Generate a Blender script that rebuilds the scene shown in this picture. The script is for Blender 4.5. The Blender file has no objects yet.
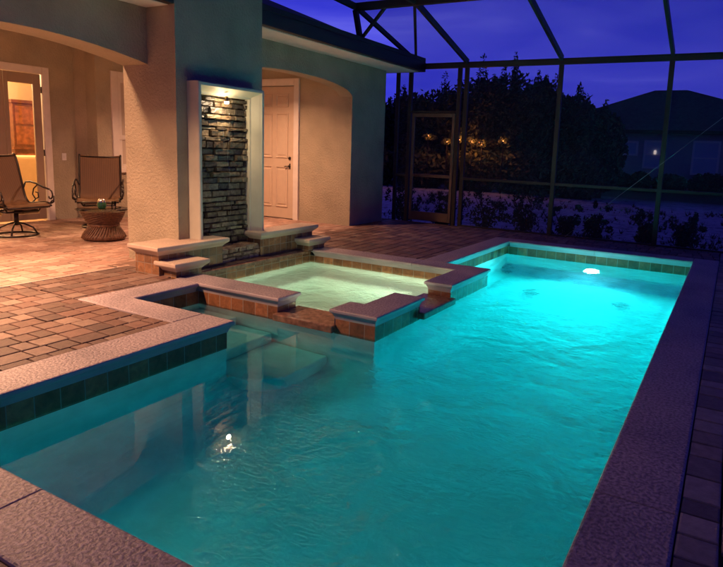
import bpy, math, random
from mathutils import Vector, Matrix
random.seed(7)
C = bpy.context.scene.collection
PI = math.pi

# ------------------------------------------------------------------ helpers
class MB:
    def __init__(s): s.v=[]; s.f=[]; s.c=[]; s.sm=[]
    def face(s, pts, col=None, smooth=False):
        n=len(s.v); s.v+= [tuple(p) for p in pts]; s.f.append(list(range(n,n+len(pts)))); s.c.append(col); s.sm.append(smooth)
    def mesh(s, vs, fs, col=None, smooth=False):
        n=len(s.v); s.v+= [tuple(p) for p in vs]
        for f in fs: s.f.append([n+i for i in f]); s.c.append(col); s.sm.append(smooth)
    def box(s, x0,x1,y0,y1,z0,z1, col=None):
        vs=[(x0,y0,z0),(x1,y0,z0),(x1,y1,z0),(x0,y1,z0),(x0,y0,z1),(x1,y0,z1),(x1,y1,z1),(x0,y1,z1)]
        s.mesh(vs,[(0,3,2,1),(4,5,6,7),(0,1,5,4),(1,2,6,5),(2,3,7,6),(3,0,4,7)],col)
    def bar(s, a, b, w, h=None, up=(0,0,1)):
        a=Vector(a); b=Vector(b); h=h or w; d=(b-a).normalized(); u=Vector(up)
        if abs(d.dot(u))>.98: u=Vector((1,0,0))
        r=d.cross(u).normalized(); u=r.cross(d).normalized()
        vs=[]
        for p in (a,b):
            for sx,sy in ((-1,-1),(1,-1),(1,1),(-1,1)): vs.append(p+r*(sx*w/2)+u*(sy*h/2))
        s.mesh(vs,[(3,2,1,0),(4,5,6,7),(0,1,5,4),(1,2,6,5),(2,3,7,6),(3,0,4,7)])
    def tube(s, pts, r, n=8, closed=False, caps=True):
        pts=[Vector(p) for p in pts]; m=len(pts); rs=r if isinstance(r,(list,tuple)) else [r]*m
        rings=[]; pu=None
        for i,p in enumerate(pts):
            if closed: d=pts[(i+1)%m]-pts[i-1]
            else: d=pts[min(i+1,m-1)]-pts[max(i-1,0)]
            d.normalize()
            if pu is None: pu=Vector((0,0,1)) if abs(d.z)<.9 else Vector((1,0,0))
            rr=d.cross(pu); 
            if rr.length<1e-4: rr=d.orthogonal()
            rr.normalize(); pu=rr.cross(d).normalized()
            rings.append([p+rr*(math.cos(2*PI*k/n)*rs[i])+pu*(math.sin(2*PI*k/n)*rs[i]) for k in range(n)])
        vs=[q for R in rings for q in R]; fs=[]
        for i in range(m if closed else m-1):
            j=(i+1)%m
            for k in range(n): fs.append((i*n+k,i*n+(k+1)%n,j*n+(k+1)%n,j*n+k))
        if caps and not closed: fs.append(tuple(range(n))[::-1]); fs.append(tuple((m-1)*n+k for k in range(n)))
        s.mesh(vs,fs,None,True)
    def lathe(s, prof, cx=0, cy=0, n=32, axis='z', smooth=True, mod=None):
        vs=[]; fs=[]; m=len(prof)
        for i,(r,z) in enumerate(prof):
            for k in range(n):
                a=2*PI*k/n; rr=r*(1+(mod(k,i) if mod else 0))
                vs.append((cx+rr*math.cos(a),cy+rr*math.sin(a),z) if axis=='z' else (cx+rr*math.cos(a), z, cy+rr*math.sin(a)))
        for i in range(m-1):
            for k in range(n): fs.append((i*n+k,i*n+(k+1)%n,(i+1)*n+(k+1)%n,(i+1)*n+k))
        s.mesh(vs,fs,None,smooth)
    def prism(s, poly, z0, z1, col=None):
        n=len(poly); vs=[(x,y,z0) for x,y in poly]+[(x,y,z1) for x,y in poly]
        s.mesh(vs,[tuple(range(n))[::-1],tuple(range(n,2*n))]+[(i,(i+1)%n,n+(i+1)%n,n+i) for i in range(n)],col)
    def build(s, name, mat, parent=None, bevel=0, seg=2, uvoff=(0,0)):
        off=Vector(parent.matrix_basis.translation) if parent else Vector((0,0,0))
        p=parent
        while p is not None and p.parent is not None:
            p=p.parent; off+=Vector(p.matrix_basis.translation)
        me=bpy.data.meshes.new(name)
        me.from_pydata([tuple(Vector(v)-off) for v in s.v],[],s.f)
        for i,pl in enumerate(me.polygons): pl.use_smooth=s.sm[i]
        uv=me.uv_layers.new(name='UVMap')
        for pl in me.polygons:
            nn=pl.normal; ax=max(range(3),key=lambda k:abs(nn[k]))
            for li,vi in zip(pl.loop_indices,pl.vertices):
                q=s.v[vi]
                uv.data[li].uv=(q[0],q[1]) if ax==2 else ((q[1],q[2]) if ax==0 else (q[0],q[2]))
        if any(c is not None for c in s.c):
            ca=me.color_attributes.new('Col','FLOAT_COLOR','CORNER')
            for i,pl in enumerate(me.polygons):
                c=s.c[i] or (1,1,1)
                for li in pl.loop_indices: ca.data[li].color=(*c,1)
        me.materials.append(mat); me.update()
        o=bpy.data.objects.new(name,me); C.objects.link(o)
        if parent: o.parent=parent
        if bevel:
            b=o.modifiers.new('bevel','BEVEL'); b.width=bevel; b.segments=seg; b.limit_method='ANGLE'
        return o

def tag(o,label=None,cat=None,group=None,kind=None):
    if label: o['label']=label
    if cat: o['category']=cat
    if group: o['group']=group
    if kind: o['kind']=kind
    return o
def thing(name,label,cat,loc=(0,0,0),rz=0,group=None):
    o=bpy.data.objects.new(name,None); C.objects.link(o); o.location=loc; o.rotation_euler=(0,0,rz)
    o.empty_display_size=.2
    return tag(o,label,cat,group)
def copy_tree(o,parent=None):
    c=o.copy(); C.objects.link(c); c.parent=parent
    for ch in list(o.children): copy_tree(ch,c)
    return c

# ------------------------------------------------------------------ materials
def newmat(name):
    m=bpy.data.materials.new(name); m.use_nodes=True; nt=m.node_tree
    return m,nt,nt.nodes['Principled BSDF']
class N:
    def __init__(s,nt): s.nt=nt
    def __call__(s,t,**k):
        n=s.nt.nodes.new(t)
        for a,b in k.items():
            if a=='inp':
                for i,v in b.items(): n.inputs[i].default_value=v
            else: setattr(n,a,b)
        return n
    def l(s,a,b): s.nt.links.new(a,b)
def ramp(n,stops):
    r=n.color_ramp
    while len(r.elements)<len(stops): r.elements.new(.5)
    for e,(p,c) in zip(r.elements,stops): e.position=p; e.color=(*c,1) if len(c)==3 else c
def simple(name,col,rough=.6,metal=0,noise=0,scale=8,bump=0,bscale=60,bdist=.002,spec=.5):
    m,nt,P=newmat(name); n=N(nt); P.inputs['Roughness'].default_value=rough; P.inputs['Metallic'].default_value=metal
    P.inputs['Specular IOR Level'].default_value=spec
    tc=n('ShaderNodeTexCoord')
    if noise:
        t=n('ShaderNodeTexNoise',inp={'Scale':scale,'Detail':6}); n.l(tc.outputs['Object'],t.inputs['Vector'])
        r=n('ShaderNodeValToRGB'); ramp(r,[(.3,tuple(c*(1-noise) for c in col)),(.7,tuple(min(1,c*(1+noise)) for c in col))])
        n.l(t.outputs['Fac'],r.inputs['Fac']); n.l(r.outputs['Color'],P.inputs['Base Color'])
    else: P.inputs['Base Color'].default_value=(*col,1)
    if bump:
        t=n('ShaderNodeTexNoise',inp={'Scale':bscale,'Detail':5}); n.l(tc.outputs['Object'],t.inputs['Vector'])
        b=n('ShaderNodeBump',inp={'Strength':bump,'Distance':bdist}); n.l(t.outputs['Fac'],b.inputs['Height']); n.l(b.outputs['Normal'],P.inputs['Normal'])
    return m
def emit(name,col,st):
    m,nt,P=newmat(name); P.inputs['Base Color'].default_value=(.8,.8,.8,1)
    P.inputs['Emission Color'].default_value=(*col,1); P.inputs['Emission Strength'].default_value=st
    return m

def stucco(name,col,rough=.75,st=1.0):
    m,nt,P=newmat(name); n=N(nt); P.inputs['Roughness'].default_value=rough
    tc=n('ShaderNodeTexCoord')
    t=n('ShaderNodeTexNoise',inp={'Scale':2.2,'Detail':6}); n.l(tc.outputs['Object'],t.inputs['Vector'])
    r=n('ShaderNodeValToRGB'); ramp(r,[(.3,tuple(c*.82 for c in col)),(.7,tuple(c*1.1 for c in col))]); n.l(t.outputs['Fac'],r.inputs['Fac']); n.l(r.outputs['Color'],P.inputs['Base Color'])
    k=n('ShaderNodeTexNoise',inp={'Scale':32,'Detail':5,'Roughness':.65,'Distortion':.15}); n.l(tc.outputs['Object'],k.inputs['Vector'])
    rr=n('ShaderNodeValToRGB'); ramp(rr,[(.40,(0,0,0)),(.62,(1,1,1))]); n.l(k.outputs['Fac'],rr.inputs['Fac'])
    f=n('ShaderNodeTexNoise',inp={'Scale':130,'Detail':3}); n.l(tc.outputs['Object'],f.inputs['Vector'])
    ad=n('ShaderNodeMath',operation='MULTIPLY_ADD',inp={1:.25}); n.l(f.outputs['Fac'],ad.inputs[0]); n.l(rr.outputs['Color'],ad.inputs[2])
    b=n('ShaderNodeBump',inp={'Strength':.8*st,'Distance':.008}); n.l(ad.outputs[0],b.inputs['Height']); n.l(b.outputs['Normal'],P.inputs['Normal'])
    return m

def coping_mat(name,hi,lo,sc=62,bd=.002):
    # knock-down textured concrete: raised pale lace over darker recesses
    m,nt,P=newmat(name); n=N(nt); P.inputs['Roughness'].default_value=.5
    tc=n('ShaderNodeTexCoord'); g=n('ShaderNodeNewGeometry')
    k=n('ShaderNodeTexNoise',inp={'Scale':sc,'Detail':5,'Roughness':.5,'Distortion':0}); n.l(tc.outputs['Object'],k.inputs['Vector'])
    r=n('ShaderNodeValToRGB'); ramp(r,[(.37,(0,0,0)),(.62,(1,1,1))]); n.l(k.outputs['Fac'],r.inputs['Fac'])
    v=n('ShaderNodeTexNoise',inp={'Scale':1.7,'Detail':5}); n.l(tc.outputs['Object'],v.inputs['Vector'])
    gz=n('ShaderNodeSeparateXYZ'); n.l(g.outputs['True Normal'],gz.inputs[0])
    up=n('ShaderNodeMapRange',inp={'From Min':.5,'From Max':.9}); n.l(gz.outputs['Z'],up.inputs['Value'])
    iv=n('ShaderNodeMixRGB'); iv.inputs[1].default_value=(.8,.8,.8,1); n.l(up.outputs[0],iv.inputs[0]); n.l(r.outputs['Color'],iv.inputs[2])
    r2_=iv
    mx=n('ShaderNodeMixRGB'); mx.inputs[1].default_value=(*lo,1); mx.inputs[2].default_value=(*hi,1); n.l(iv.outputs[0],mx.inputs[0])
    vr=n('ShaderNodeValToRGB'); ramp(vr,[(.3,(.66,.66,.68)),(.5,(.95,.93,.92)),(.7,(1.12,1.1,1.06))]); n.l(v.outputs['Fac'],vr.inputs['Fac'])
    mu=n('ShaderNodeMixRGB',blend_type='MULTIPLY',inp={0:1}); n.l(mx.outputs[0],mu.inputs[1]); n.l(vr.outputs['Color'],mu.inputs[2]); n.l(mu.outputs[0],P.inputs['Base Color'])
    f=n('ShaderNodeTexNoise',inp={'Scale':190,'Detail':3}); n.l(tc.outputs['Object'],f.inputs['Vector'])
    ad=n('ShaderNodeMath',operation='MULTIPLY_ADD',inp={1:.3}); n.l(f.outputs['Fac'],ad.inputs[0]); n.l(iv.outputs[0],ad.inputs[2])
    b=n('ShaderNodeBump',inp={'Strength':.8,'Distance':bd}); n.l(ad.outputs[0],b.inputs['Height']); n.l(b.outputs['Normal'],P.inputs['Normal'])
    return m

def tile_mat(name,c1,c2,grout,size=.152,voff=.09,rough=.22,rows=1.0):
    m,nt,P=newmat(name); n=N(nt)
    uv=n('ShaderNodeUVMap',uv_map='UVMap'); mp=n('ShaderNodeMapping'); mp.inputs['Location'].default_value=(0,voff,0)
    n.l(uv.outputs['UV'],mp.inputs['Vector'])
    br=n('ShaderNodeTexBrick',offset=0,squash=1,inp={'Color1':(1,1,1,1),'Color2':(0,0,0,1),'Mortar':(.5,.5,.5,1),'Scale':1,'Mortar Size':.0035,'Mortar Smooth':.2,'Bias':0,'Brick Width':size,'Row Height':size*rows})
    n.l(mp.outputs[0],br.inputs['Vector'])
    no=n('ShaderNodeTexNoise',inp={'Scale':16,'Detail':7,'Roughness':.65,'Distortion':.5}); tc=n('ShaderNodeTexCoord'); n.l(tc.outputs['Object'],no.inputs['Vector'])
    av=n('ShaderNodeMath',operation='MULTIPLY_ADD',inp={1:.35}); n.l(br.outputs['Color'],av.inputs[0]); 
    sc=n('ShaderNodeMath',operation='MULTIPLY',inp={1:.75}); n.l(no.outputs['Fac'],sc.inputs[0]); n.l(sc.outputs[0],av.inputs[2])
    r=n('ShaderNodeValToRGB'); ramp(r,[(.28,c1),(.62,c2),(.8,tuple(min(1,c*1.7) for c in c2))]); n.l(av.outputs[0],r.inputs['Fac'])
    mx=n('ShaderNodeMixRGB'); mx.inputs[2].default_value=(*grout,1); n.l(br.outputs['Fac'],mx.inputs[0]); n.l(r.outputs['Color'],mx.inputs[1]); n.l(mx.outputs[0],P.inputs['Base Color'])
    rg=n('ShaderNodeMapRange',inp={'To Min':rough,'To Max':.8}); n.l(br.outputs['Fac'],rg.inputs['Value']); n.l(rg.outputs[0],P.inputs['Roughness'])
    sb=n('ShaderNodeMath',operation='SUBTRACT'); n.l(no.outputs['Fac'],sb.inputs[0]); n.l(br.outputs['Fac'],sb.inputs[1])
    b=n('ShaderNodeBump',inp={'Strength':.6,'Distance':.004}); n.l(sb.outputs[0],b.inputs['Height']); n.l(b.outputs['Normal'],P.inputs['Normal'])
    return m

def attr_mat(name,rough=.7,bump=.5,bscale=55,bdist=.003,noise=.25,nscale=14):
    m,nt,P=newmat(name); n=N(nt); P.inputs['Roughness'].default_value=rough
    a=n('ShaderNodeAttribute',attribute_name='Col'); tc=n('ShaderNodeTexCoord')
    t=n('ShaderNodeTexNoise',inp={'Scale':nscale,'Detail':7,'Roughness':.65}); n.l(tc.outputs['Object'],t.inputs['Vector'])
    r=n('ShaderNodeValToRGB'); ramp(r,[(.25,(1-noise,)*3),(.75,(1+noise,)*3)]); n.l(t.outputs['Fac'],r.inputs['Fac'])
    mu=n('ShaderNodeMixRGB',blend_type='MULTIPLY',inp={0:1}); n.l(a.outputs['Color'],mu.inputs[1]); n.l(r.outputs['Color'],mu.inputs[2]); n.l(mu.outputs[0],P.inputs['Base Color'])
    k=n('ShaderNodeTexNoise',inp={'Scale':bscale,'Detail':6,'Roughness':.6}); n.l(tc.outputs['Object'],k.inputs['Vector'])
    b=n('ShaderNodeBump',inp={'Strength':bump,'Distance':bdist}); n.l(k.outputs['Fac'],b.inputs['Height']); n.l(b.outputs['Normal'],P.inputs['Normal'])
    return m

def water_mat(name,absorb,density,calm,rough_amt,spa=False):
    m=bpy.data.materials.new(name); m.use_nodes=True; nt=m.node_tree; nt.nodes.clear(); n=N(nt)
    out=n('ShaderNodeOutputMaterial'); g=n('ShaderNodeBsdfGlass',inp={'Roughness':0.0,'IOR':1.33,'Color':(1,1,1,1)})
    va=n('ShaderNodeVolumeAbsorption',inp={'Color':(*absorb,1),'Density':density})
    tc=n('ShaderNodeTexCoord')
    w1=n('ShaderNodeTexNoise',inp={'Scale':2.6 if not spa else 4.5,'Detail':3,'Distortion':.8}); n.l(tc.outputs['Object'],w1.inputs['Vector'])
    mp=n('ShaderNodeMapping'); mp.inputs['Rotation'].default_value=(0,0,.5); mp.inputs['Scale'].default_value=(1,1.8,1); n.l(tc.outputs['Object'],mp.inputs['Vector'])
    w2=n('ShaderNodeTexNoise',inp={'Scale':10 if not spa else 13,'Detail':5,'Distortion':1.3}); n.l(mp.outputs[0],w2.inputs['Vector'])
    ad=n('ShaderNodeMath',operation='MULTIPLY_ADD',inp={1:.30}); n.l(w2.outputs['Fac'],ad.inputs[0]); n.l(w1.outputs['Fac'],ad.inputs[2])
    b=n('ShaderNodeBump',inp={'Strength':1,'Distance':.03})
    n.l(ad.outputs[0],b.inputs['Height'])
    if spa: b.inputs['Distance'].default_value=rough_amt
    else:
        # ripples come from the return jets in the open, right-hand side of the pool; the entry corner is nearly still
        sx=n('ShaderNodeSeparateXYZ'); n.l(tc.outputs['Object'],sx.inputs[0])
        wob=n('ShaderNodeMath',operation='MULTIPLY_ADD',inp={1:1.2}); n.l(w1.outputs['Fac'],wob.inputs[0]); n.l(sx.outputs['X'],wob.inputs[2])
        my=n('ShaderNodeMath',operation='MULTIPLY_ADD',inp={1:.16}); n.l(sx.outputs['Y'],my.inputs[0]); n.l(wob.outputs[0],my.inputs[2])
        mr=n('ShaderNodeMapRange',interpolation_type='SMOOTHSTEP',inp={'From Min':-1.35,'From Max':-.15,'To Min':calm,'To Max':rough_amt}); n.l(my.outputs[0],mr.inputs['Value'])
        far=n('ShaderNodeMapRange',interpolation_type='SMOOTHSTEP',inp={'From Min':5.0,'From Max':6.9,'To Min':1,'To Max':.16}); n.l(sx.outputs['Y'],far.inputs['Value'])
        mm=n('ShaderNodeMath',operation='MULTIPLY'); n.l(mr.outputs[0],mm.inputs[0]); n.l(far.outputs[0],mm.inputs[1]); n.l(mm.outputs[0],b.inputs['Distance'])
    n.l(b.outputs['Normal'],g.inputs['Normal']); n.l(g.outputs[0],out.inputs['Surface']); n.l(va.outputs[0],out.inputs['Volume'])
    return m

M={}
M['stucco']=stucco('house_stucco',(.46,.395,.265))
M['trim']=simple('white_trim',(.74,.68,.58),.45,noise=.05,bump=.15,bscale=30)
M['soffit']=simple('white_soffit',(.84,.82,.74),.6,noise=.05,bump=.2,bscale=25)
M['frame_white']=simple('cast_stone_frame',(.62,.60,.44),.5,noise=.08,scale=5,bump=.3,bscale=50)
M['door']=simple('painted_door',(.60,.48,.34),.4,noise=.04,bump=.1)
M['tandoor']=simple('tan_door',(.36,.26,.165),.4,noise=.04,bump=.1)
M['bronze']=simple('bronze_aluminium',(.028,.022,.018),.5,metal=.0,noise=.15,scale=4)
M['darkmetal']=simple('dark_metal',(.03,.024,.02),.35,metal=.6,noise=.2)
M['brass']=simple('aged_metal',(.25,.18,.10),.3,metal=1)
M['shingle']=simple('roof_shingle',(.06,.055,.05),.85,noise=.3,scale=20,bump=.6,bscale=30,bdist=.01)
M['coping']=coping_mat('pool_coping_concrete',(.50,.42,.425),(.21,.175,.185))
M['cap']=coping_mat('cast_cap_concrete',(.62,.51,.39),(.48,.38,.28),60,.0015)
M['tile']=tile_mat('rust_slate_tile',(.10,.045,.022),(.30,.125,.055),(.30,.25,.19))
M['blocktile']=tile_mat('step_slate_tile',(.09,.045,.025),(.26,.13,.06),(.25,.20,.15),size=.11,voff=0)
M['spillstone']=simple('spillway_stone',(.24,.13,.08),.25,noise=.45,scale=22,bump=.4,bscale=60,bdist=.004)
M['plaster']=simple('pool_plaster',(.76,.84,.84),.6,noise=.2,scale=2.6,bump=.5,bscale=14,bdist=.02)  # mottling in the plaster colour stands in for rippling light under water
M['spaplaster']=simple('spa_plaster',(.80,.77,.70),.6,noise=.07,scale=4,bump=.2,bscale=14,bdist=.01)
M['paver']=attr_mat('deck_paver',.62,.7,60,.004,.3,16)
M['stone']=attr_mat('ledge_stone',.2,1.0,28,.012,.55,22)
M['sand']=simple('joint_sand',(.035,.026,.02),.95,noise=.3,scale=40,bump=.5,bscale=200)
M['wicker']=simple('wicker',(.15,.07,.035),.55,noise=.45,scale=45,bump=.9,bscale=90,bdist=.004)
M['plastic']=simple('switch_plate',(.75,.72,.64),.4)
M['screen_lens']=None
M['water']=water_mat('pool_water',(.02,.955,.963),1.45,.0001,.095)
M['spawater']=water_mat('spa_water',(.66,.965,.90),.6,0,.03,True)

def sling_mat():
    m,nt,P=newmat('woven_sling'); n=N(nt); P.inputs['Roughness'].default_value=.6
    tc=n('ShaderNodeTexCoord'); w=n('ShaderNodeTexWave',inp={'Scale':22,'Distortion':.4,'Detail':2}); w.bands_direction='Y'; n.l(tc.outputs['Object'],w.inputs['Vector'])
    r=n('ShaderNodeValToRGB'); ramp(r,[(0,(.085,.042,.018)),(1,(.17,.088,.038))]); n.l(w.outputs['Fac'],r.inputs['Fac']); n.l(r.outputs['Color'],P.inputs['Base Color'])
    b=n('ShaderNodeBump',inp={'Strength':.4,'Distance':.002}); n.l(w.outputs['Fac'],b.inputs['Height']); n.l(b.outputs['Normal'],P.inputs['Normal'])
    return m
M['sling']=sling_mat()
def glass_mat(name,tint=(1,1,1),alpha=.9):
    m=bpy.data.materials.new(name); m.use_nodes=True; nt=m.node_tree; nt.nodes.clear(); n=N(nt)
    out=n('ShaderNodeOutputMaterial'); t=n('ShaderNodeBsdfTransparent',inp={'Color':(*tint,1)}); g=n('ShaderNodeBsdfGlossy',inp={'Roughness':.02})
    f=n('ShaderNodeFresnel',inp={'IOR':1.5}); mx=n('ShaderNodeMixShader'); n.l(f.outputs[0],mx.inputs[0]); n.l(t.outputs[0],mx.inputs[1]); n.l(g.outputs[0],mx.inputs[2]); n.l(mx.outputs[0],out.inputs['Surface'])
    return m
M['glass']=glass_mat('clear_glass')
def mesh_screen():
    m=bpy.data.materials.new('insect_mesh'); m.use_nodes=True; nt=m.node_tree; nt.nodes.clear(); n=N(nt)
    out=n('ShaderNodeOutputMaterial'); t=n('ShaderNodeBsdfTransparent'); d=n('ShaderNodeBsdfDiffuse',inp={'Color':(.06,.065,.085,1)})
    mx=n('ShaderNodeMixShader',inp={0:.34}); n.l(t.outputs[0],mx.inputs[1]); n.l(d.outputs[0],mx.inputs[2]); n.l(mx.outputs[0],out.inputs['Surface'])
    return m
M['mesh']=mesh_screen()
def leaf_mat(name,a,b):
    m,nt,P=newmat(name); n=N(nt); P.inputs['Roughness'].default_value=.6
    g=n('ShaderNodeNewGeometry'); r=n('ShaderNodeValToRGB'); ramp(r,[(0,a),(1,b)]); n.l(g.outputs['Random Per Island'],r.inputs['Fac']); n.l(r.outputs['Color'],P.inputs['Base Color'])
    return m
M['leaf']=leaf_mat('tree_leaves',(.012,.022,.010),(.045,.062,.026))
M['shrub']=leaf_mat('shrub_leaves',(.025,.04,.02),(.06,.09,.04))
M['bark']=simple('bark',(.09,.065,.045),.9,noise=.4,scale=12,bump=.8,bscale=20,bdist=.02)
M['housewall']=simple('neighbour_stucco',(.38,.40,.44),.8,noise=.06,bump=.3)
M['darkglass']=simple('window_glass',(.05,.06,.09),.08)

# ------------------------------------------------------------------ ground & sky
mb=MB()
random.seed(3)
def terr(x,y):
    z=-.13+ .05*math.sin(x*.31+1)*math.sin(y*.23)
    if y>13: z+=.0022*(y-13)**1.2
    return z
xs=[-300,-120,-60]+[-40+2*i for i in range(41)]+[60,120,300]; ys=[-200,-60,-20,0,4,8,10]+[10.5+1.0*i for i in range(30)]+[44,50,60,90,150,320]
gv=[(x,y,(terr(x,y) if 10<y<60 and abs(x)<45 else -.16)-(1.9 if (y<10 and abs(x)<15) else 0)) for y in ys for x in xs]
nx=len(xs); gf=[(j*nx+i,j*nx+i+1,(j+1)*nx+i+1,(j+1)*nx+i) for j in range(len(ys)-1) for i in range(nx-1)]
mb.mesh(gv,gf,None,True)
def ground_mat():
    m,nt,P=newmat('yard_ground'); n=N(nt); P.inputs['Roughness'].default_value=.9
    tc=n('ShaderNodeTexCoord'); a=n('ShaderNodeTexNoise',inp={'Scale':4.0,'Detail':9,'Roughness':.78,'Distortion':.3}); n.l(tc.outputs['Object'],a.inputs['Vector'])
    sx=n('ShaderNodeSeparateXYZ'); n.l(tc.outputs['Object'],sx.inputs[0])
    wb=n('ShaderNodeTexNoise',inp={'Scale':.5,'Detail':5}); n.l(tc.outputs['Object'],wb.inputs['Vector'])
    w=n('ShaderNodeMath',operation='MULTIPLY_ADD',inp={1:5}); n.l(wb.outputs['Fac'],w.inputs[0]); n.l(sx.outputs['Y'],w.inputs[2])
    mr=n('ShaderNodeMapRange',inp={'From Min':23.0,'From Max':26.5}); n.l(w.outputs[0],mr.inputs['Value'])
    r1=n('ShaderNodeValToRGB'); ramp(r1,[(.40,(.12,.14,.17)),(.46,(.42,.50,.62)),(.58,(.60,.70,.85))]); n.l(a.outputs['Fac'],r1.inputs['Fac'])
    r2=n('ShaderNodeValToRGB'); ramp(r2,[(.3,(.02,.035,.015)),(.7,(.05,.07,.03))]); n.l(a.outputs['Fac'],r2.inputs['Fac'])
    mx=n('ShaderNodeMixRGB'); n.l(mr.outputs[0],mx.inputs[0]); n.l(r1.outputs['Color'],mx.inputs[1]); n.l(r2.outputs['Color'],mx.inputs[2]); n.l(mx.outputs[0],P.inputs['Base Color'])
    bb=n('ShaderNodeTexNoise',inp={'Scale':9,'Detail':8,'Roughness':.7}); n.l(tc.outputs['Object'],bb.inputs['Vector'])
    b=n('ShaderNodeBump',inp={'Strength':1,'Distance':.06}); n.l(bb.outputs['Fac'],b.inputs['Height']); n.l(b.outputs['Normal'],P.inputs['Normal'])
    return m
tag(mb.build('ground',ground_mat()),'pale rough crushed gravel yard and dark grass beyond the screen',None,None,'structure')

SUN_EL=math.radians(1.0); SUN_ROT=math.radians(140)
world=bpy.data.worlds.new('World'); bpy.context.scene.world=world; world.use_nodes=True
nt=world.node_tree; n=N(nt); bg=nt.nodes['Background']
sk=n('ShaderNodeTexSky',sky_type='NISHITA'); sk.sun_disc=False; sk.sun_elevation=SUN_EL; sk.sun_rotation=SUN_ROT
tc=n('ShaderNodeTexCoord')
bw=n('ShaderNodeRGBToBW'); n.l(sk.outputs[0],bw.inputs[0])
mp=n('ShaderNodeMapping'); mp.inputs['Scale'].default_value=(1,1,5); n.l(tc.outputs['Generated'],mp.inputs['Vector'])
cl=n('ShaderNodeTexNoise',inp={'Scale':2.6,'Detail':6,'Roughness':.55,'Distortion':.4}); n.l(mp.outputs[0],cl.inputs['Vector'])
cr=n('ShaderNodeValToRGB'); ramp(cr,[(.38,(.17,.19,2.9)),(.56,(.29,.30,3.15)),(.72,(.52,.52,3.5))]); n.l(cl.outputs['Fac'],cr.inputs['Fac'])
mu=n('ShaderNodeMixRGB',blend_type='MULTIPLY',inp={0:1}); n.l(bw.outputs[0],mu.inputs[1]); n.l(cr.outputs['Color'],mu.inputs[2])
dt=n('ShaderNodeVectorMath',operation='DOT_PRODUCT'); dt.inputs[1].default_value=(-.47,.88,0); n.l(tc.outputs['Generated'],dt.inputs[0])
az=n('ShaderNodeMapRange',interpolation_type='SMOOTHSTEP',inp={'From Min':-.8,'From Max':.4,'To Min':.22,'To Max':1.12}); n.l(dt.outputs['Value'],az.inputs['Value'])
mz=n('ShaderNodeVectorMath',operation='SCALE'); n.l(mu.outputs[0],mz.inputs[0]); n.l(az.outputs[0],mz.inputs['Scale'])
n.l(mz.outputs[0],bg.inputs['Color']); bg.inputs['Strength'].default_value=.15
sl=bpy.data.lights.new('sun','SUN'); sl.energy=.03; sl.angle=math.radians(12); sl.color=(.5,.5,1)
so=bpy.data.objects.new('sun',sl); C.objects.link(so); so.rotation_euler=(math.radians(75),0,math.radians(-140))

# ------------------------------------------------------------------ pavers
PAL=[(.30,.165,.12),(.22,.125,.09),(.34,.20,.145),(.17,.095,.075),(.40,.27,.20),(.26,.135,.095),(.31,.205,.16),(.19,.11,.085),(.24,.125,.09)]
PAL2=[(.24,.205,.205),(.19,.165,.17),(.29,.25,.25),(.16,.135,.14),(.26,.215,.205),(.32,.28,.27)]
PAL3=[(.30,.185,.135),(.26,.16,.12),(.33,.215,.16),(.28,.165,.12),(.36,.25,.19),(.31,.205,.155)]
def pavers(mb,x0,x1,y0,y1,along='y',pal=None,tone=1.0):
    g=.0045; ch=.007
    def one(a0,a1,b0,b1):
        if a1-a0<.03 or b1-b0<.03: return
        c=random.choice(pal or PAL); k=random.uniform(.84,1.12)*tone*.52; c=tuple(q*k for q in c)
        j=lambda:random.uniform(-.0015,.0015)
        if along=='y': X0,X1,Y0,Y1=a0,a1,b0,b1
        else: X0,X1,Y0,Y1=b0,b1,a0,a1
        z=random.uniform(-.007,-.003); X0+=g;X1-=g;Y0+=g;Y1-=g
        vs=[]
        zs=(-.035,z-.006,z-.0015,z)
        for i,(ins,zz) in enumerate(((0,zs[0]),(0,zs[1]-.002),(.003,zs[2]),(.009,zs[3]))):
            for (xx,yy) in ((X0+ins,Y0+ins),(X1-ins,Y0+ins),(X1-ins,Y1-ins),(X0+ins,Y1-ins)): vs.append((xx+j(),yy+j(),zz+j()*.4))
        fs=[(12,13,14,15)]
        for r in range(3):
            for q in range(4): fs.append((r*4+q,r*4+(q+1)%4,(r+1)*4+(q+1)%4,(r+1)*4+q))
        mb.mesh(vs,fs,c)
    if along=='y': A0,A1,B0,B1=x0,x1,y0,y1
    else: A0,A1,B0,B1=y0,y1,x0,x1
    a=A0
    while a<A1-.02:
        w=.165; a1=min(a+w,A1)
        if A1-a1<.05: a1=A1
        b=B0-random.uniform(0,.15)
        while b<B1:
            L=random.choice((.12,.152,.152,.19,.21)); one(a,a1,max(b,B0),min(b+L,B1)); b+=L
        a=a1
mb=MB(); random.seed(11)
pavers(mb,-.05,.10,-1.2,10.30,'y',PAL2,1.7)                      # border course by the right coping
pavers(mb,.10,2.6,-1.2,10.30,'x',PAL2,1.7)
pavers(mb,-3.65,-.05,-1.2,.94,'x')
pavers(mb,-5.72,-3.65,-1.2,3.04,'y')
pavers(mb,-5.72,-4.83,3.04,4.07,'y')
pavers(mb,-5.93,-4.95,6.69,10.30,'y')
pavers(mb,-4.95,-3.36,6.69,10.30,'y')
pavers(mb,-3.36,-.05,9.38,10.30,'x')
pavers(mb,-5.93,-4.95,4.07,6.69,'y')
tag(mb.build('paver_deck',M['paver']),kind='structure')
mb=MB(); pavers(mb,-9.9,-5.74,-1.2,8.81,'x',PAL3,2.3)
tag(mb.build('lanai_floor',M['paver']),kind='structure')
mb=MB()
for (a,b,c,d) in ((-.06,14,-14,10.42),(-14,-.06,-14,.95),(-14,-3.64,.95,3.05),(-14,-4.82,3.05,4.1),(-14,-4.97,4.1,10.42),(-4.97,-3.35,6.6,10.42),(-3.35,-.06,9.37,10.42)):
    mb.box(a,b,c,d,-.3,-.022)
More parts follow.
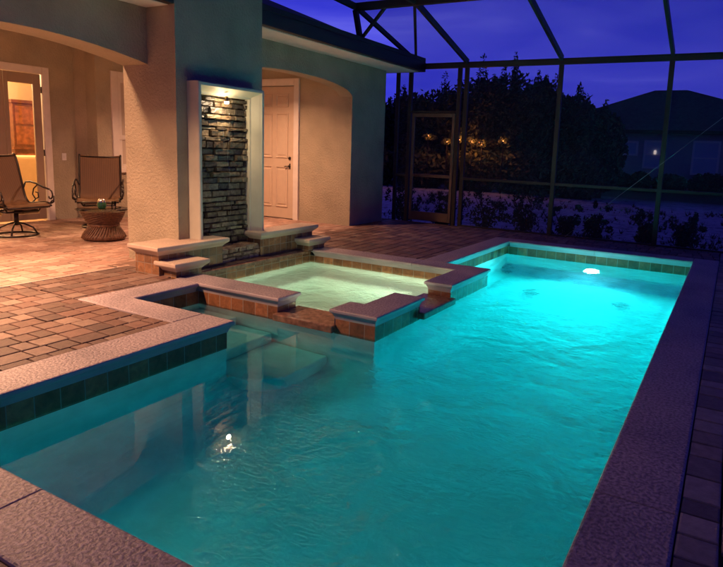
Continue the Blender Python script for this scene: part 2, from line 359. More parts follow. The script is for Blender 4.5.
tag(mb.build('deck_base',M['sand']),kind='structure')
mb=MB(); mb.box(-5.74,-5.72,-1.2,4.07,-.035,-.001)
tag(mb.build('lanai_threshold_strip',simple('threshold_concrete',(.45,.36,.29),.7,noise=.1,bump=.3)),kind='structure')

# ------------------------------------------------------------------ pool
def offset(poly,d):
    # poly CCW, positive d grows outward
    out=[]; n_=len(poly)
    for i in range(n_):
        p0=Vector(poly[i-1]); p=Vector(poly[i]); p1=Vector(poly[(i+1)%n_])
        e0=(p-p0).normalized(); e1=(p1-p).normalized()
        n0=Vector((e0.y,-e0.x)); n1=Vector((e1.y,-e1.x))
        k=1+n0.dot(n1)
        out.append(tuple(p+(n0+n1)*(d/k)) if k>1e-3 else tuple(p+n0*d))
    return out
PROF=[(-.012,0),(-.004,-.003),(0,-.010),(0,-.026),(-.004,-.034),(-.014,-.040),(-.020,-.048),(-.026,-.060),(-.032,-.074),(-.036,-.09)]
def offset_e(poly,d,fl,flat=-.0):
    out=[]; n_=len(poly)
    for i in range(n_):
        p0=Vector(poly[i-1]); p=Vector(poly[i]); p1=Vector(poly[(i+1)%n_])
        e0=(p-p0).normalized(); e1=(p1-p).normalized()
        n0=Vector((e0.y,-e0.x)); n1=Vector((e1.y,-e1.x))
        out.append(tuple(p+n0*(d if fl[i-1] else flat)+n1*(d if fl[i] else flat)))
    return out
ALLP=[]
def inside(x,y,poly):
    c=False
    for i in range(len(poly)):
        (x0,y0),(x1,y1)=poly[i-1],poly[i]
        if (y0>y)!=(y1>y) and x<(x1-x0)*(y-y0)/(y1-y0)+x0: c=not c
    return c
def eflags(poly):
    fl=[]
    for i in range(len(poly)):
        a=Vector(poly[i]); b=Vector(poly[(i+1)%len(poly)]); e=(b-a).normalized(); m=(a+b)/2+Vector((e.y,-e.x))*.012
        fl.append(not any(inside(m.x,m.y,q) for q in ALLP if q is not poly))
    return fl
def slab(poly,z=0,prof=PROF,mat=None,name='coping',parent=None):
    mb=MB(); n_=len(poly); vs=[]; fl=eflags(poly) if z==0 else [True]*n_
    for d,dz in prof:
        vs+=[(x,y,z+dz) for x,y in offset_e(poly,d,fl,-.004 if d<=-.01 and dz>-.002 else 0)]
    fs=[tuple(range(n_))]
    m=len(prof)
    for r in range(m-1):
        for i in range(n_): fs.append((r*n_+(i+1)%n_,r*n_+i,(r+1)*n_+i,(r+1)*n_+(i+1)%n_))
    fs.append(tuple((m-1)*n_+i for i in range(n_))[::-1])
    mb.mesh(vs,fs)
    o=mb.build(name,mat or M['coping'],parent)
    return o
rect=lambda a,b,c,d:[(a,c),(b,c),(b,d),(a,d)]
pool=thing('swimming_pool','long rectangular swimming pool lit teal with rust tile waterline and textured concrete coping','pool',(-1.8,5,0))
G=.0025
pieces=[]
ysr=[.94,2.42,4.75,7.05,9.38]
for a,b in zip(ysr,ysr[1:]): pieces.append(rect(-.371,-.05,a+G,b-G))
xn=[-.371,-2.25,-3.65]
pieces.append(rect(-2.25+G,-.371-G,.94,1.244)); pieces.append(rect(-3.65,-2.25-G,.94,1.244))
pieces.append(rect(-3.65,-3.306,1.244+2*G,3.04-0*G+.303))            # left
pieces.append(rect(-4.83,-3.65-2*G,3.04,3.343))                        # alcove near
pieces.append(rect(-4.83,-4.50,3.343+2*G,4.065))                       # alcove left
pieces.append(rect(-3.36,-3.03,6.70+G,9.38))                           # far left
pieces.append(rect(-3.03+2*G,-1.7-G,9.06,9.38)); pieces.append(rect(-1.7+G,-.371-2*G,9.06,9.38))
SP=[rect(-4.84,-3.49,4.07,4.395),[(-2.925,4.07),(-2.444,4.07),(-2.444,4.94),(-2.775,4.94),(-2.775,4.395),(-2.925,4.395)],
    [(-2.775,5.57),(-2.444,5.57),(-2.444,6.695),(-3.355,6.695),(-3.355,6.37),(-2.775,6.37)],rect(-4.90,-3.36,6.37,6.695)]
ALLP[:]=pieces+SP
for p in pieces: slab(p,parent=pool)
P0=[(-.371,1.244),(-.371,9.06),(-3.03,9.06),(-3.03,6.71),(-2.444,6.71),(-2.444,4.07),(-4.50,4.07),(-4.50,3.343),(-3.306,3.343),(-3.306,1.244)]
W0=offset(P0,.042); n_=len(W0)
def fz(y): return -1.06 if y<3.6 else -1.06-.33*min(1,(y-3.6)/4.0)
mb=MB()   # tile band
for i in range(n_):
    if i in (4,5): continue
    a=W0[i]; b=W0[(i+1)%n_]; mb.face([(a[0],a[1],-.26),(b[0],b[1],-.26),(b[0],b[1],-.085),(a[0],a[1],-.085)])
mb.build('waterline_tile',M['tile'],pool)
mb=MB()   # shell with coved foot
W1=offset(P0,.046)
R=.22; rings=[[(x,y,-.24) for x,y in W1]]
for k in range(7):
    a=k/6*PI/2; rings.append([(x,y,fz(y)+R*(1-math.sin(a))) for x,y in offset(W1,-R*(1-math.cos(a)))])
vs=[p for r in rings for p in r]; fs=[]
for r in range(len(rings)-1):
    for i in range(n_): fs.append((r*n_+i,r*n_+(i+1)%n_,(r+1)*n_+(i+1)%n_,(r+1)*n_+i))
mb.mesh(vs,fs,None,False)
inner=offset(W1,-R)
# floor as slabs clipped by hand: strips between y-levels over the full L-shaped plan
def strip(x0,x1,y0,y1,k):
    for j in range(k):
        ya=y0+(y1-y0)*j/k; yb=y0+(y1-y0)*(j+1)/k
        mb.face([(x0,ya,fz(ya)+.0),(x1,ya,fz(ya)),(x1,yb,fz(yb)),(x0,yb,fz(yb))])
ix0=inner[0][0]; 
strip(-3.352+R,ix0,1.198+R,3.297+R,1); strip(-2.49+R-.0,ix0,3.297+R,4.02+R,1)
strip(-4.6,-2.49+R,3.297+R,4.12-R,1)
strip(-2.49+R-.7,-2.49+R,4.12-R,4.12-R+.01,1)
strip(-2.49+R,ix0,4.02+R,6.756+R,8); strip(-3.076+R,ix0,6.756+R,9.106-R,8)
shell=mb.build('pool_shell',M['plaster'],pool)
# entry steps in the alcove
def step(poly,z,h=.24):
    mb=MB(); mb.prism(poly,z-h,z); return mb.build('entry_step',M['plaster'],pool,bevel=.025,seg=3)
step(rect(-4.54,-4.02,3.31,4.10),-.42,.7)
step(rect(-4.02,-3.58,3.31,4.10),-.64,.5)
q=[(-3.58,3.31),(-3.3,3.31)]+[(-3.3+.35*math.sin(t),3.31+.35-.35*math.cos(t)) for t in [i/6*PI/2 for i in range(1,7)]]+[(-2.95,4.10),(-3.58,4.10)]
step(q,-.85,.3)
# main drains: dark domed covers on the deep floor
for (x,y) in ((-2.26,7.86),(-1.12,7.92)):
    mb=MB(); z=fz(y)
    mb.lathe([(.0,z+.045),(.06,z+.045),(.095,z+.032),(.11,z+.012),(.11,z-.03)],x,y,24)
    d=mb.build('main_drain',simple('drain_cover',(.16,.18,.18),.5),pool); tag(d,'dark round drain cover on the pool floor')
# underwater lamp on the far wall
lx,lz=-1.72,-.74
mb=MB(); mb.lathe([(.065,9.085),(.09,9.082),(.095,9.09),(.095,9.105)],lx,lz,32,axis='y')
lamp=mb.build('pool_lamp',M['frame_white'],pool)
mb=MB(); mb.lathe([(.0,9.075),(.04,9.078),(.066,9.088)],lx,lz,24,axis='y')
mb.build('lens',emit('lamp_lens',(.95,1.0,.97),650),lamp)
def area(name,loc,rot,size,power,col,parent=None,shape='DISK',spread=PI):
    l=bpy.data.lights.new(name,'AREA'); l.shape=shape; l.size=size; l.energy=power; l.color=col; l.spread=spread
    o=bpy.data.objects.new(name,l); C.objects.link(o); o.location=loc; o.rotation_euler=rot; return o
def point(name,loc,r,power,col):
    l=bpy.data.lights.new(name,'POINT'); l.shadow_soft_size=r; l.energy=power; l.color=col
    o=bpy.data.objects.new(name,l); C.objects.link(o); o.location=loc; return o
def spot(name,loc,target,ang,power,col,r=.03,blend=.5):
    l=bpy.data.lights.new(name,'SPOT'); l.spot_size=math.radians(ang); l.spot_blend=blend; l.energy=power; l.color=col; l.shadow_soft_size=r
    o=bpy.data.objects.new(name,l); C.objects.link(o); o.location=loc
    o.rotation_euler=(Vector(target)-Vector(loc)).to_track_quat('-Z','Y').to_euler(); return o
# lamp aims out over the floor towards the shallow end
area('underwater_light',(lx,9.06,lz),(math.radians(-92),0,0),.1,76,(1.0,.96,1.0),spread=math.radians(145))

# water bodies (closed volumes reaching a little into the walls)
mb=MB(); W2=offset(P0,.075); mb.prism(W2,-1.8,-.205)
tag(mb.build('pool_water',M['water']),kind='structure')

# ------------------------------------------------------------------ spa
spa=thing('spa','raised square spa with glowing green water and two brown stone spillways beside the pool','spa',(-3.8,5.4,0))
for p in SP: slab(p,parent=spa)
mb=MB()
for p in pieces+SP:
    q_=offset_e(p,-.037,eflags(p),-.002); n4=len(q_)
    mb.mesh([(x,y,-.088) for x,y in q_]+[(x,y,-.008) for x,y in q_],[tuple(range(n4,2*n4))]+[(i,(i+1)%n4,n4+(i+1)%n4,n4+i) for i in range(n4)])
mb.build('mortar_bed',M['spillstone'],spa)
S0=[(-4.90,4.395),(-2.775,4.395),(-2.775,6.37),(-4.90,6.37)]
# spa side: walls .04 behind the coping edge
S1=[(-4.93,4.355),(-2.735,4.355),(-2.735,6.41),(-4.93,6.41)]
mb=MB()
def band(poly,z0,z1,skip=()):
    for i in range(len(poly)):
        a=poly[i]; b=poly[(i+1)%len(poly)]
        mb.face([(a[0],a[1],z0),(b[0],b[1],z0),(b[0],b[1],z1),(a[0],a[1],z1)])
# walls with notches at the spillways
def wall_tile(x0,x1,y0,y1):
    mb.box(x0,x1,y0,y1,-.25,-.088)
# near wall strips
for (a,b) in ((-4.93,-3.525),(-2.89,-2.735)):
    mb.face([(a,4.355,-.26),(b,4.355,-.26),(b,4.355,-.088),(a,4.355,-.088)])
for (a,b) in ((4.355,4.905),(5.605,6.41)):
    mb.face([(-2.735,a,-.26),(-2.735,b,-.26),(-2.735,b,-.088),(-2.735,a,-.088)])
mb.face([(-4.93,6.41,-.26),(-2.735,6.41,-.26),(-2.735,6.41,-.088),(-4.93,6.41,-.088)])
mb.face([(-4.93,4.355,-.26),(-4.93,6.41,-.26),(-4.93,6.41,-.024),(-4.93,4.355,-.024)])
# outward faces towards the pool, and notch cheeks
for (a,b) in ((-4.54,-3.525),(-2.89,-2.48)):
    mb.face([(a,4.106,-.26),(b,4.106,-.26),(b,4.106,-.088),(a,4.106,-.088)])
for (a,b) in ((4.106,4.905),(5.605,6.70)):
    mb.face([(-2.48,a,-.26),(-2.48,b,-.26),(-2.48,b,-.088),(-2.48,a,-.088)])
for x in (-3.525,-2.89): mb.face([(x,4.1,-.26),(x,4.36,-.26),(x,4.36,-.088),(x,4.1,-.088)])
for y in (4.905,5.605): mb.face([(-2.74,y,-.26),(-2.475,y,-.26),(-2.475,y,-.088),(-2.74,y,-.088)])
mb.build('waterline_tile',M['tile'],spa)
mb=MB(); mb.box(-3.54,-2.875,4.045,4.42,-.215,-.142); mb.build('spillway',M['spillstone'],spa,bevel=.012)
mb=MB(); mb.box(-2.80,-2.415,4.89,5.62,-.215,-.142); mb.build('spillway',M['spillstone'],spa,bevel=.012)
mb=MB()
S2=offset(S1,.004); 
def ring(poly,z): return [(x,y,z) for x,y in poly]
rg=[ring(S2,-.24),ring(S2,-.55),ring(offset(S2,-.42),-.57),ring(offset(S2,-.45),-.98)]
vs=[p for r in rg for p in r]; fs=[]
for r in range(3):
    for i in range(4): fs.append((r*4+i,r*4+(i+1)%4,(r+1)*4+(i+1)%4,(r+1)*4+i))
fs.append((12,13,14,15)); mb.mesh(vs,fs); mb.build('spa_shell',M['spaplaster'],spa)
mb=MB(); mb.prism(offset(S1,.03),-1.3,-.160)
tag(mb.build('spa_water',M['spawater']),kind='structure')
mb=MB(); mb.lathe([(.07,4.37),(.10,4.372),(.10,4.35)],-3.15,-.40,24,axis='y')
sl_=mb.build('spa_lamp',M['frame_white'],spa)
mb=MB(); mb.lathe([(.0,4.378),(.04,4.376),(.07,4.37)],-3.15,-.40,24,axis='y'); mb.build('lens',emit('spa_lens',(1,.95,.65),40),sl_)
area('spa_light',(-3.15,4.40,-.40),(math.radians(90),0,0),.13,40,(1,.94,.70))
# ------------------------------------------------------------------ wall fountain
ft=thing('wall_fountain','tall stacked stone wall fountain in a pale frame with tiled steps beside the spa','fountain',(-5.2,5.2,0))
CAPP=[(-.010,0),(-.003,-.003),(0,-.010),(0,-.035),(-.006,-.046),(-.020,-.058),(-.036,-.072),(-.050,-.088),(-.056,-.095)]
slab(rect(-5.47,-5.00,4.00,4.985),.30,CAPP,M['cap'],'ledge_cap',ft)
slab(rect(-5.30,-5.00,5.51,6.66),.30,CAPP,M['cap'],'ledge_cap',ft)
slab(rect(-5.12,-4.80,4.045,4.50),.15,CAPP,M['cap'],'step_cap',ft)
slab(rect(-5.12,-4.81,6.22,6.69),.15,CAPP,M['cap'],'step_cap',ft)
mb=MB(); mb.box(-5.42,-5.06,4.06,4.93,-.02,.207)
mb.build('tiled_block',M['blocktile'],ft)
mb=MB(); mb.box(-5.42,-5.06,5.565,6.60,-.02,.207); mb.build('tiled_block',M['blocktile'],ft)
mb=MB(); mb.box(-5.058,-4.87,4.115,4.445,-.02,.057); mb.build('tiled_block',M['blocktile'],ft)
mb=MB(); mb.box(-5.058,-4.87,6.275,6.63,-.02,.057); mb.build('tiled_block',M['blocktile'],ft)
mb=MB(); mb.box(-5.30,-4.915,4.40,6.37,-.06,-.018); mb.build('basin_ledge',M['spillstone'],ft,bevel=.006)
# rough front ledge
random.seed(5)
def stones(mb,plane,u0,u1,z0,z1,depth,hs,ws,base=0,top=False,pal=None):
    pal=pal or [(.10,.08,.05),(.15,.12,.075),(.075,.062,.043),(.20,.165,.10),(.12,.085,.05),(.17,.135,.085),(.06,.05,.037)]
    z=z0
    while z<z1-.004:
        h=min(random.uniform(*hs),z1-z); u=u0
        if z1-(z+h)<.012: h=z1-z
        while u<u1-.004:
            w=min(random.uniform(*ws),u1-u)
            if u1-(u+w)<.04: w=u1-u
            d=random.uniform(.25,1)*depth; g=.0025; k=random.uniform(.7,1.25); c=tuple(q*k for q in random.choice(pal))
            a,b,e,f=u+g,u+w-g,z+g,z+h-g; i=min(.007,h*.25); j=lambda:random.uniform(-.004,.004); X=plane
            seg=max(1,int(w/.05)); vs=[];fs=[]
            cols=[a+(b-a)*t/seg for t in range(seg+1)]
            for t,cu in enumerate(cols):
                ee=e+j(); ff=f+j()
                iu=i if t==0 else (-i if t==seg else 0)
                vs+=[(X-.03,cu,ee),(X+d*.6,cu,ee),(X+d+j(),cu+iu,ee+i),(X+d+j(),cu+iu,(e+f)/2+j()),(X+d+j(),cu+iu,ff-i),(X+d*.6,cu,ff),(X-.03,cu,ff)]
            for t in range(seg):
                for q_ in range(6): fs.append((t*7+q_,(t+1)*7+q_,(t+1)*7+q_+1,t*7+q_+1))
            fs.append(tuple(range(7))); fs.append(tuple(seg*7+q_ for q_ in range(7))[::-1])
            mb.mesh(vs,fs,c); u+=w
        z+=h
mb=MB(); mb.box(-5.45,-5.11,4.935,5.56,-.02,.135,(.30,.2,.13))
stones(mb,-5.105,4.935,5.56,-.018,.15,.045,(.04,.07),(.06,.16),pal=[(.30,.2,.12),(.38,.26,.17),(.22,.14,.08),(.34,.25,.16)])
# uneven cap stones on top
u=4.935
while u<5.555:
    w=min(random.uniform(.09,.16),5.56-u); c=random.choice([(.36,.26,.18),(.30,.2,.13),(.42,.31,.22)])
    mb.box(-5.44,-5.085+random.uniform(-.012,.015),u+.003,u+w-.003,.136,.15+random.uniform(0,.012),c); u+=w
mb.build('stone_ledge',M['stone'],ft)
# veneer panel in the recess
mb=MB(); stones(mb,-5.33,4.74,5.60,.12,1.91,.075,(.03,.085),(.08,.27)); mb.box(-5.47,-5.34,4.71,5.61,.1,1.915,(.04,.03,.02))
mb.build('stone_veneer',M['stone'],ft)
# picture-frame surround: profile swept round the opening (u=y, z)
def surround(parent,x0,yo0,yo1,zb,zo,w,depth,mat,name):
    # profile (inset, proud): outer edge -> inner edge
    pr=[(0,-.02),(0,depth-.02),(.004,depth-.006),(.012,depth),(.038,depth),(.043,depth-.006),(.046,depth-.02),(.054,depth-.035),(w-.03,.06),(w-.022,.045),(w-.004,.04),(w,.03),(w,-.16)]
    mb=MB(); m=len(pr); vs=[]
    for k,(yy,zz,sy) in enumerate(((yo0,zb,1),(yo0,zo,1),(yo1,zo,-1),(yo1,zb,-1))):
        for i_,d in pr: vs.append((x0+d, yy+sy*i_, zz-(i_ if zz==zo else 0)))
    fs=[]
    for k in range(3):
        for i_ in range(m-1): fs.append((k*m+i_,k*m+i_+1,(k+1)*m+i_+1,(k+1)*m+i_))
    mb.mesh(vs,fs); return mb.build(name,mat,parent)
surround(ft,-5.275,4.645,5.675,.30,2.02,.12,.175,M['frame_white'],'frame_surround')
# little lamp under the head of the frame
mb=MB(); mb.lathe([(.0,1.90),(.018,1.90),(.022,1.86),(.02,1.835)],-5.17,5.12,16); fl=mb.build('fountain_lamp',M['brass'],ft)
mb=MB(); mb.lathe([(.0,1.815),(.02,1.818),(.027,1.838)],-5.17,5.12,16); mb.build('bulb',emit('fountain_bulb',(1,.72,.45),420),fl)
spot('fountain_light',(-5.17,5.12,1.812),(-5.30,5.10,1.3),120,20,(1,.66,.42),.015,.7)
# thin threads of falling water
wm=glass_mat('falling_water',(.9,.93,.95))
mb=MB()
for (y,z0,z1) in ((5.22,.75,1.72),(5.14,1.3,1.75),(5.25,.3,.7)):
    pts=[(-5.245+.008*math.sin(z*17+y*9),y+.012*math.sin(z*9+y*30),z) for z in [z0+(z1-z0)*i/24 for i in range(25)]]
    mb.tube(pts,[.0015+.0018*abs(math.sin(i*1.7)) for i in range(25)],6)
mb.build('water_trickle',wm,ft)

# ------------------------------------------------------------------ house
hs=thing('patio_house','stucco house with arched covered patio and white soffit, warmly lit inside the porch','house',(-7.5,5,0))
def arch_wall(mb,x0,x1,ya,yb,ztop,crown,spring,n=24,flat=None):
    # wall above an opening from ya..yb: bottom follows a segmental arch
    ys=[ya+(yb-ya)*i/n for i in range(n+1)]; f=[]
    for y in ys:
        t=(y-ya)/(yb-ya)*2-1
        if flat: t=math.copysign(max(0,(abs(t)-flat)/(1-flat)),t)
        f.append(spring+(crown-spring)*math.sqrt(max(0,1-abs(t)**2.0)) if not flat else spring+(crown-spring)*(1-abs(t)**1.9))
    for i in range(n):
        a,b=ys[i],ys[i+1]; za,zb=f[i],f[i+1]
        mb.face([(x1,a,za),(x1,b,zb),(x1,b,ztop),(x1,a,ztop)])
        mb.face([(x0,b,zb),(x0,a,za),(x0,a,ztop),(x0,b,ztop)])
        mb.face([(x0,a,za),(x0,b,zb),(x1,b,zb),(x1,a,za)],None,True)
# column carrying the fountain
mb=MB()
# column body with a recess behind the stone panel
mb.box(-6.12,-5.47,4.50,5.82,-.02,4.1); 
mb.box(-5.47,-5.275,4.50,4.70,-.02,4.1); mb.box(-5.47,-5.275,5.62,5.82,-.02,4.1); mb.box(-5.47,-5.275,4.70,5.62,1.92,4.1)
col=MB()
# clean single outer skin (no internal coincident faces seen)
def qx(x,y0,y1,z0,z1): col.face([(x,y0,z0),(x,y1,z0),(x,y1,z1),(x,y0,z1)])
def qy(y,x0,x1,z0,z1,fl=False): col.face([(x0,y,z0),(x1,y,z0),(x1,y,z1),(x0,y,z1)])
qy(4.50,-6.12,-5.275,-.02,4.1); qy(5.82,-6.12,-5.275,-.02,4.1); qx(-6.12,4.5,5.82,-.02,4.1)
qx(-5.275,4.50,4.70,-.02,4.1); qx(-5.275,5.62,5.82,-.02,4.1); qx(-5.275,4.70,5.62,1.92,4.1)
qx(-5.47,4.70,5.62,-.02,1.92); qy(4.70,-5.47,-5.275,-.02,1.92); qy(5.62,-5.47,-5.275,-.02,1.92)
col.face([(-5.47,4.70,1.92),(-5.275,4.70,1.92),(-5.275,5.62,1.92),(-5.47,5.62,1.92)])
col.face([(-6.12,4.5,4.1),(-5.275,4.5,4.1),(-5.275,5.82,4.1),(-6.12,5.82,4.1)])
col.build('column',M['stucco'],hs)
mb=MB(); arch_wall(mb,-6.12,-5.71,-1.0,4.498,2.80,2.34,2.185,40,flat=.52); mb.box(-6.12,-5.71,-1.6,-1.0,-.02,2.80)
mb.build('arch_beam',M['stucco'],hs)
mb=MB(); arch_wall(mb,-6.20,-5.93,5.822,8.81,2.83,2.47,2.25,30)
mb.build('arch_beam',M['stucco'],hs)
mb=MB(); mb.box(-6.20,-5.93,8.812,9.93,-.02,2.83)
mb.box(-14,-6.202,8.812,9.93,-.02,2.83)
endw=mb.build('end_wall',M['stucco'],hs)
mb=MB()
# wall with glass door (opening y 5.22..5.80 slab + frame), wall plane x=-9.9, other leaf hidden out of view
Y0,Y1,ZT=3.90,5.80,2.36
mb.box(-10.06,-9.90,Y1,6.33,-.02,2.98); mb.box(-10.06,-9.90,-1.6,Y0,-.02,2.98); mb.box(-10.06,-9.90,Y0,Y1,ZT,2.98)
mb.build('wall',M['stucco'],hs)
mb=MB(); 
mb.prism([(-10.06,6.332),(-9.902,6.332),(-9.72,6.42),(-9.45,6.42),(-9.45,6.62),(-9.45,6.69),(-10.06,6.69)],-.02,2.98)
mb.box(-10.06,-9.452,6.69,7.85,-.02,.86); mb.box(-10.06,-9.452,6.69,7.85,2.42,2.98); mb.box(-10.06,-9.45,7.85,8.81,-.02,2.98)
mb.build('wall',M['stucco'],hs)
mb=MB(); mb.box(-13.8,-6.121,-1.6,8.81,2.98,3.02); mb.build('ceiling',M['soffit'],hs)
mb=MB(); mb.box(-6.12,-5.93,-1.6,4.5,2.801,2.83); mb.box(-5.93,-5.37,-1.6,4.498,2.775,2.80); mb.box(-5.93,-5.40,5.824,10.22,2.832,2.86)
mb.box(-14,-5.93,9.932,10.22,2.832,2.86); mb.build('soffit',M['soffit'],hs)
mb=MB(); mb.box(-5.398,-5.30,5.824,10.32,2.84,3.02); mb.box(-5.368,-5.27,-1.6,4.496,2.78,2.98); mb.box(-14,-5.398,10.222,10.32,2.84,3.02)
mb.build('gutter',M['bronze'],hs,bevel=.008)
# hip roof (rises away from the pool, hipped at the far end)
mb=MB(); e=(-5.36,10.26,3.0); k=.425; T=5
mb.face([(e[0],-1.6,3.0),(e[0],e[1],3.0),(e[0]-T,e[1]-T,3.0+T*k),(e[0]-T,-1.6,3.0+T*k)])
mb.face([(e[0],e[1],3.0),(-14,e[1],3.0),(-14,e[1]-T,3.0+T*k),(e[0]-T,e[1]-T,3.0+T*k)])
mb.build('roof',M['shingle'],hs)
# six panel door in the far porch wall
mb=MB(); mb.box(-8.10,-7.19,8.775,8.808,.012,2.44); 
sx0,sx1=-8.10,-7.19
dr=mb.build('door',M['door'],hs)
mb=MB()
def panel(x0,x1,z0,z1,y):
    w=.022
    pr=[(0,-.004),(.004,.014),(.014,.014),(.030,-.008),(.034,-.008),(.06,.010)]
    vs=[]
    for i_,d in pr: vs+=[(x0+i_,y-d,z0+i_),(x1-i_,y-d,z0+i_),(x1-i_,y-d,z1-i_),(x0+i_,y-d,z1-i_)]
    fs=[]
    for r in range(5):
        for q_ in range(4): fs.append((r*4+q_,r*4+(q_+1)%4,(r+1)*4+(q_+1)%4,(r+1)*4+q_))
    fs.append((20,21,22,23)); mb.mesh(vs,fs)
for (a,b) in ((sx0+.12,sx0+.41),(sx0+.50,sx0+.79)):
    for (c,d) in ((.22,.98),(1.14,1.96),(2.07,2.31)): panel(a,b,c,d,8.7745)
mb.build('door_panel',M['door'],dr)
mb=MB(); 
mb.tube([(-7.265,8.74,.99),(-7.33,8.735,.99),(-7.37,8.74,.98)],.009); mb.tube([(-7.265,8.775,.99),(-7.265,8.74,.99)],.02,12); mb.box(-7.275,-7.253,8.768,8.775,.94,1.04)
mb.build('handle',M['darkmetal'],dr)
mb=MB(); mb.tube([(-7.265,8.775,1.14),(-7.265,8.75,1.14)],.026,14); mb.build('deadbolt',M['darkmetal'],dr)
mb=MB(); mb.box(-7.185,-7.07,8.765,8.808,-.01,2.585); mb.box(-8.22,-8.105,8.765,8.808,-.01,2.585); mb.box(-8.105,-7.185,8.765,8.808,2.455,2.585)
mb.build('door_frame',M['trim'],hs,bevel=.006)
# glass door to the living room
gd=MB(); x=-9.93
gd.box(x-.02,x+.02,5.22,5.285,.02,2.34); gd.box(x-.02,x+.02,5.66,5.78,.02,2.34); gd.box(x-.02,x+.02,5.285,5.66,2.18,2.34); gd.box(x-.02,x+.02,5.285,5.66,.02,.12)
g1=gd.build('glass_door',M['tandoor'],hs,bevel=.006)
mb=MB(); mb.box(x-.004,x+.004,5.285,5.66,.12,2.18); mb.build('glass_pane',M['glass'],g1)
for z in (.25,1.1,2.1):
    mb=MB(); mb.tube([(-9.905,5.785,z-.05),(-9.905,5.785,z+.05)],.009); mb.build('hinge',M['darkmetal'],g1)
gd=MB(); gd.box(x-.02,x+.02,3.96,4.06,.02,2.34); gd.box(x-.02,x+.02,5.09,5.215,.02,2.34); gd.box(x-.02,x+.02,4.06,5.09,2.18,2.34); gd.box(x-.02,x+.02,4.06,5.09,.02,.12)
g2=gd.build('glass_door',M['tandoor'],hs,bevel=.006)
mb=MB(); mb.box(x-.004,x+.004,4.06,5.09,.12,2.18); mb.build('glass_pane',M['glass'],g2)
mb=MB(); mb.box(-9.96,-9.865,5.79,5.90,-.01,2.46); mb.box(-9.96,-9.865,3.85,3.95,-.01,2.46); mb.box(-9.96,-9.865,3.95,5.79,2.345,2.46)
mb.build('door_frame',M['trim'],hs,bevel=.01)
mb=MB(); mb.box(-9.902,-9.892,6.07,6.145,.98,1.10); sw=mb.build('light_switch',M['plastic'],hs,bevel=.004)
mb=MB(); mb.box(-9.893,-9.884,6.098,6.118,1.02,1.06); mb.build('toggle',M['plastic'],sw)
# sash window
mb=MB(); mb.box(-9.50,-9.415,6.69,6.81,.79,2.51); mb.box(-9.50,-9.415,7.72,7.84,.79,2.51); mb.box(-9.50,-9.415,6.81,7.72,2.40,2.51); mb.box(-9.50,-9.40,6.80,7.73,.79,.87)
wf=mb.build('window',M['trim'],hs,bevel=.008)
mb=MB(); mb.box(-9.47,-9.43,6.81,7.72,1.36,1.44); mb.box(-9.47,-9.44,6.81,6.88,.87,2.40); mb.box(-9.47,-9.44,7.65,7.72,.87,2.40); mb.box(-9.47,-9.44,6.88,7.65,2.33,2.4); mb.box(-9.47,-9.44,6.88,7.65,.87,.94)
mb.build('sash',M['trim'],wf,bevel=.004)
mb=MB(); mb.box(-9.46,-9.452,6.88,7.65,.94,2.33); mb.build('pane',simple('blind_behind_glass',(.55,.47,.36),.25),wf)
# living room beyond the glass door
mb=MB(); mb.box(-13.6,-13.5,2.0,8.5,-.02,2.98); mb.box(-13.5,-10.06,8.4,8.5,-.02,2.98); mb.box(-13.5,-10.06,2.0,2.1,-.02,2.98)
mb.box(-12.6,-12.35,6.15,6.40,-.02,2.98)
mb.build('room_wall',simple('room_wall',(.75,.64,.46),.8,noise=.03),hs)
mb=MB(); mb.box(-13.5,-9.905,2.1,8.4,-.05,-.012); mb.build('room_floor',simple('room_floor',(.35,.24,.15),.4,noise=.1),hs)
point('living_room_lamp',(-11.9,5.3,2.6),.25,620,(1,.56,.26))
wood=simple('dark_wood',(.16,.055,.022),.35,noise=.35,scale=9)
cb=thing('cabinet','tall dark wooden cabinet with panelled doors seen through the glass door','cabinet',(-13.2,7.1,0))
mb=MB(); mb.box(-13.48,-13.05,7.02,7.95,0,2.02); mb.box(-13.5,-13.0,6.98,7.99,2.02,2.09); mb.box(-13.5,-13.0,6.98,7.99,1.08,1.13); mb.build('carcass',wood,cb,bevel=.01)
mb=MB()
for a in (7.06,7.50):
    for z0,z1 in ((1.18,1.56),(1.60,1.97),(.1,1.0)): mb.box(-13.05,-13.03,a,a+.40,z0,z1)
mb.build('cabinet_door',simple('cabinet_panel',(.26,.09,.035),.3,noise=.4,scale=11),cb,bevel=.008)
sf=thing('sofa','cream sofa with rolled arm glowing under the room light behind the glass door','sofa',(-11.3,6.2,0))
cream=simple('cream_fabric',(.68,.50,.30),.8,noise=.06,bump=.3)
mb=MB(); mb.box(-11.9,-11.0,5.5,7.4,.08,.45); mb.build('seat',cream,sf,bevel=.06,seg=3)
mb=MB(); mb.box(-11.2,-10.92,5.5,7.4,.1,1.02); mb.build('backrest',cream,sf,bevel=.08,seg=4)
mb=MB(); mb.box(-11.9,-11.22,5.38,5.62,.1,.68); mb.build('armrest',cream,sf,bevel=.07,seg=4)

# recessed porch lights
def can(x,y,z,power,label,cone=None):
    t=thing('recessed_light',label,'ceiling light',(x,y,z),group='recessed porch lights')
    mb=MB(); mb.lathe([(.075,z-.006),(.10,z-.008),(.105,z),(.075,z+.0)],x,y,24); mb.build('trim_ring',M['trim'],t)
    mb=MB(); mb.lathe([(.0,z-.003),(.074,z-.003)],x,y,24); mb.build('lens',emit('warm_lens',(1,.6,.3),9),t)
    area('porch_light',(x,y,z-.02),(0,0,0),.15,power,(1,.51,.31),spread=math.radians(cone or 180))
can(-8.3,1.9,2.976,150,'recessed ceiling light over the near end of the porch',128)
can(-6.45,3.3,2.976,60,'recessed ceiling light over the patio table and chairs')
can(-7.1,7.1,2.976,95,'recessed ceiling light in front of the six panel door',130)
can(-5.46,2.0,2.77,185,'recessed soffit light outside the arch by the pool deck',136)

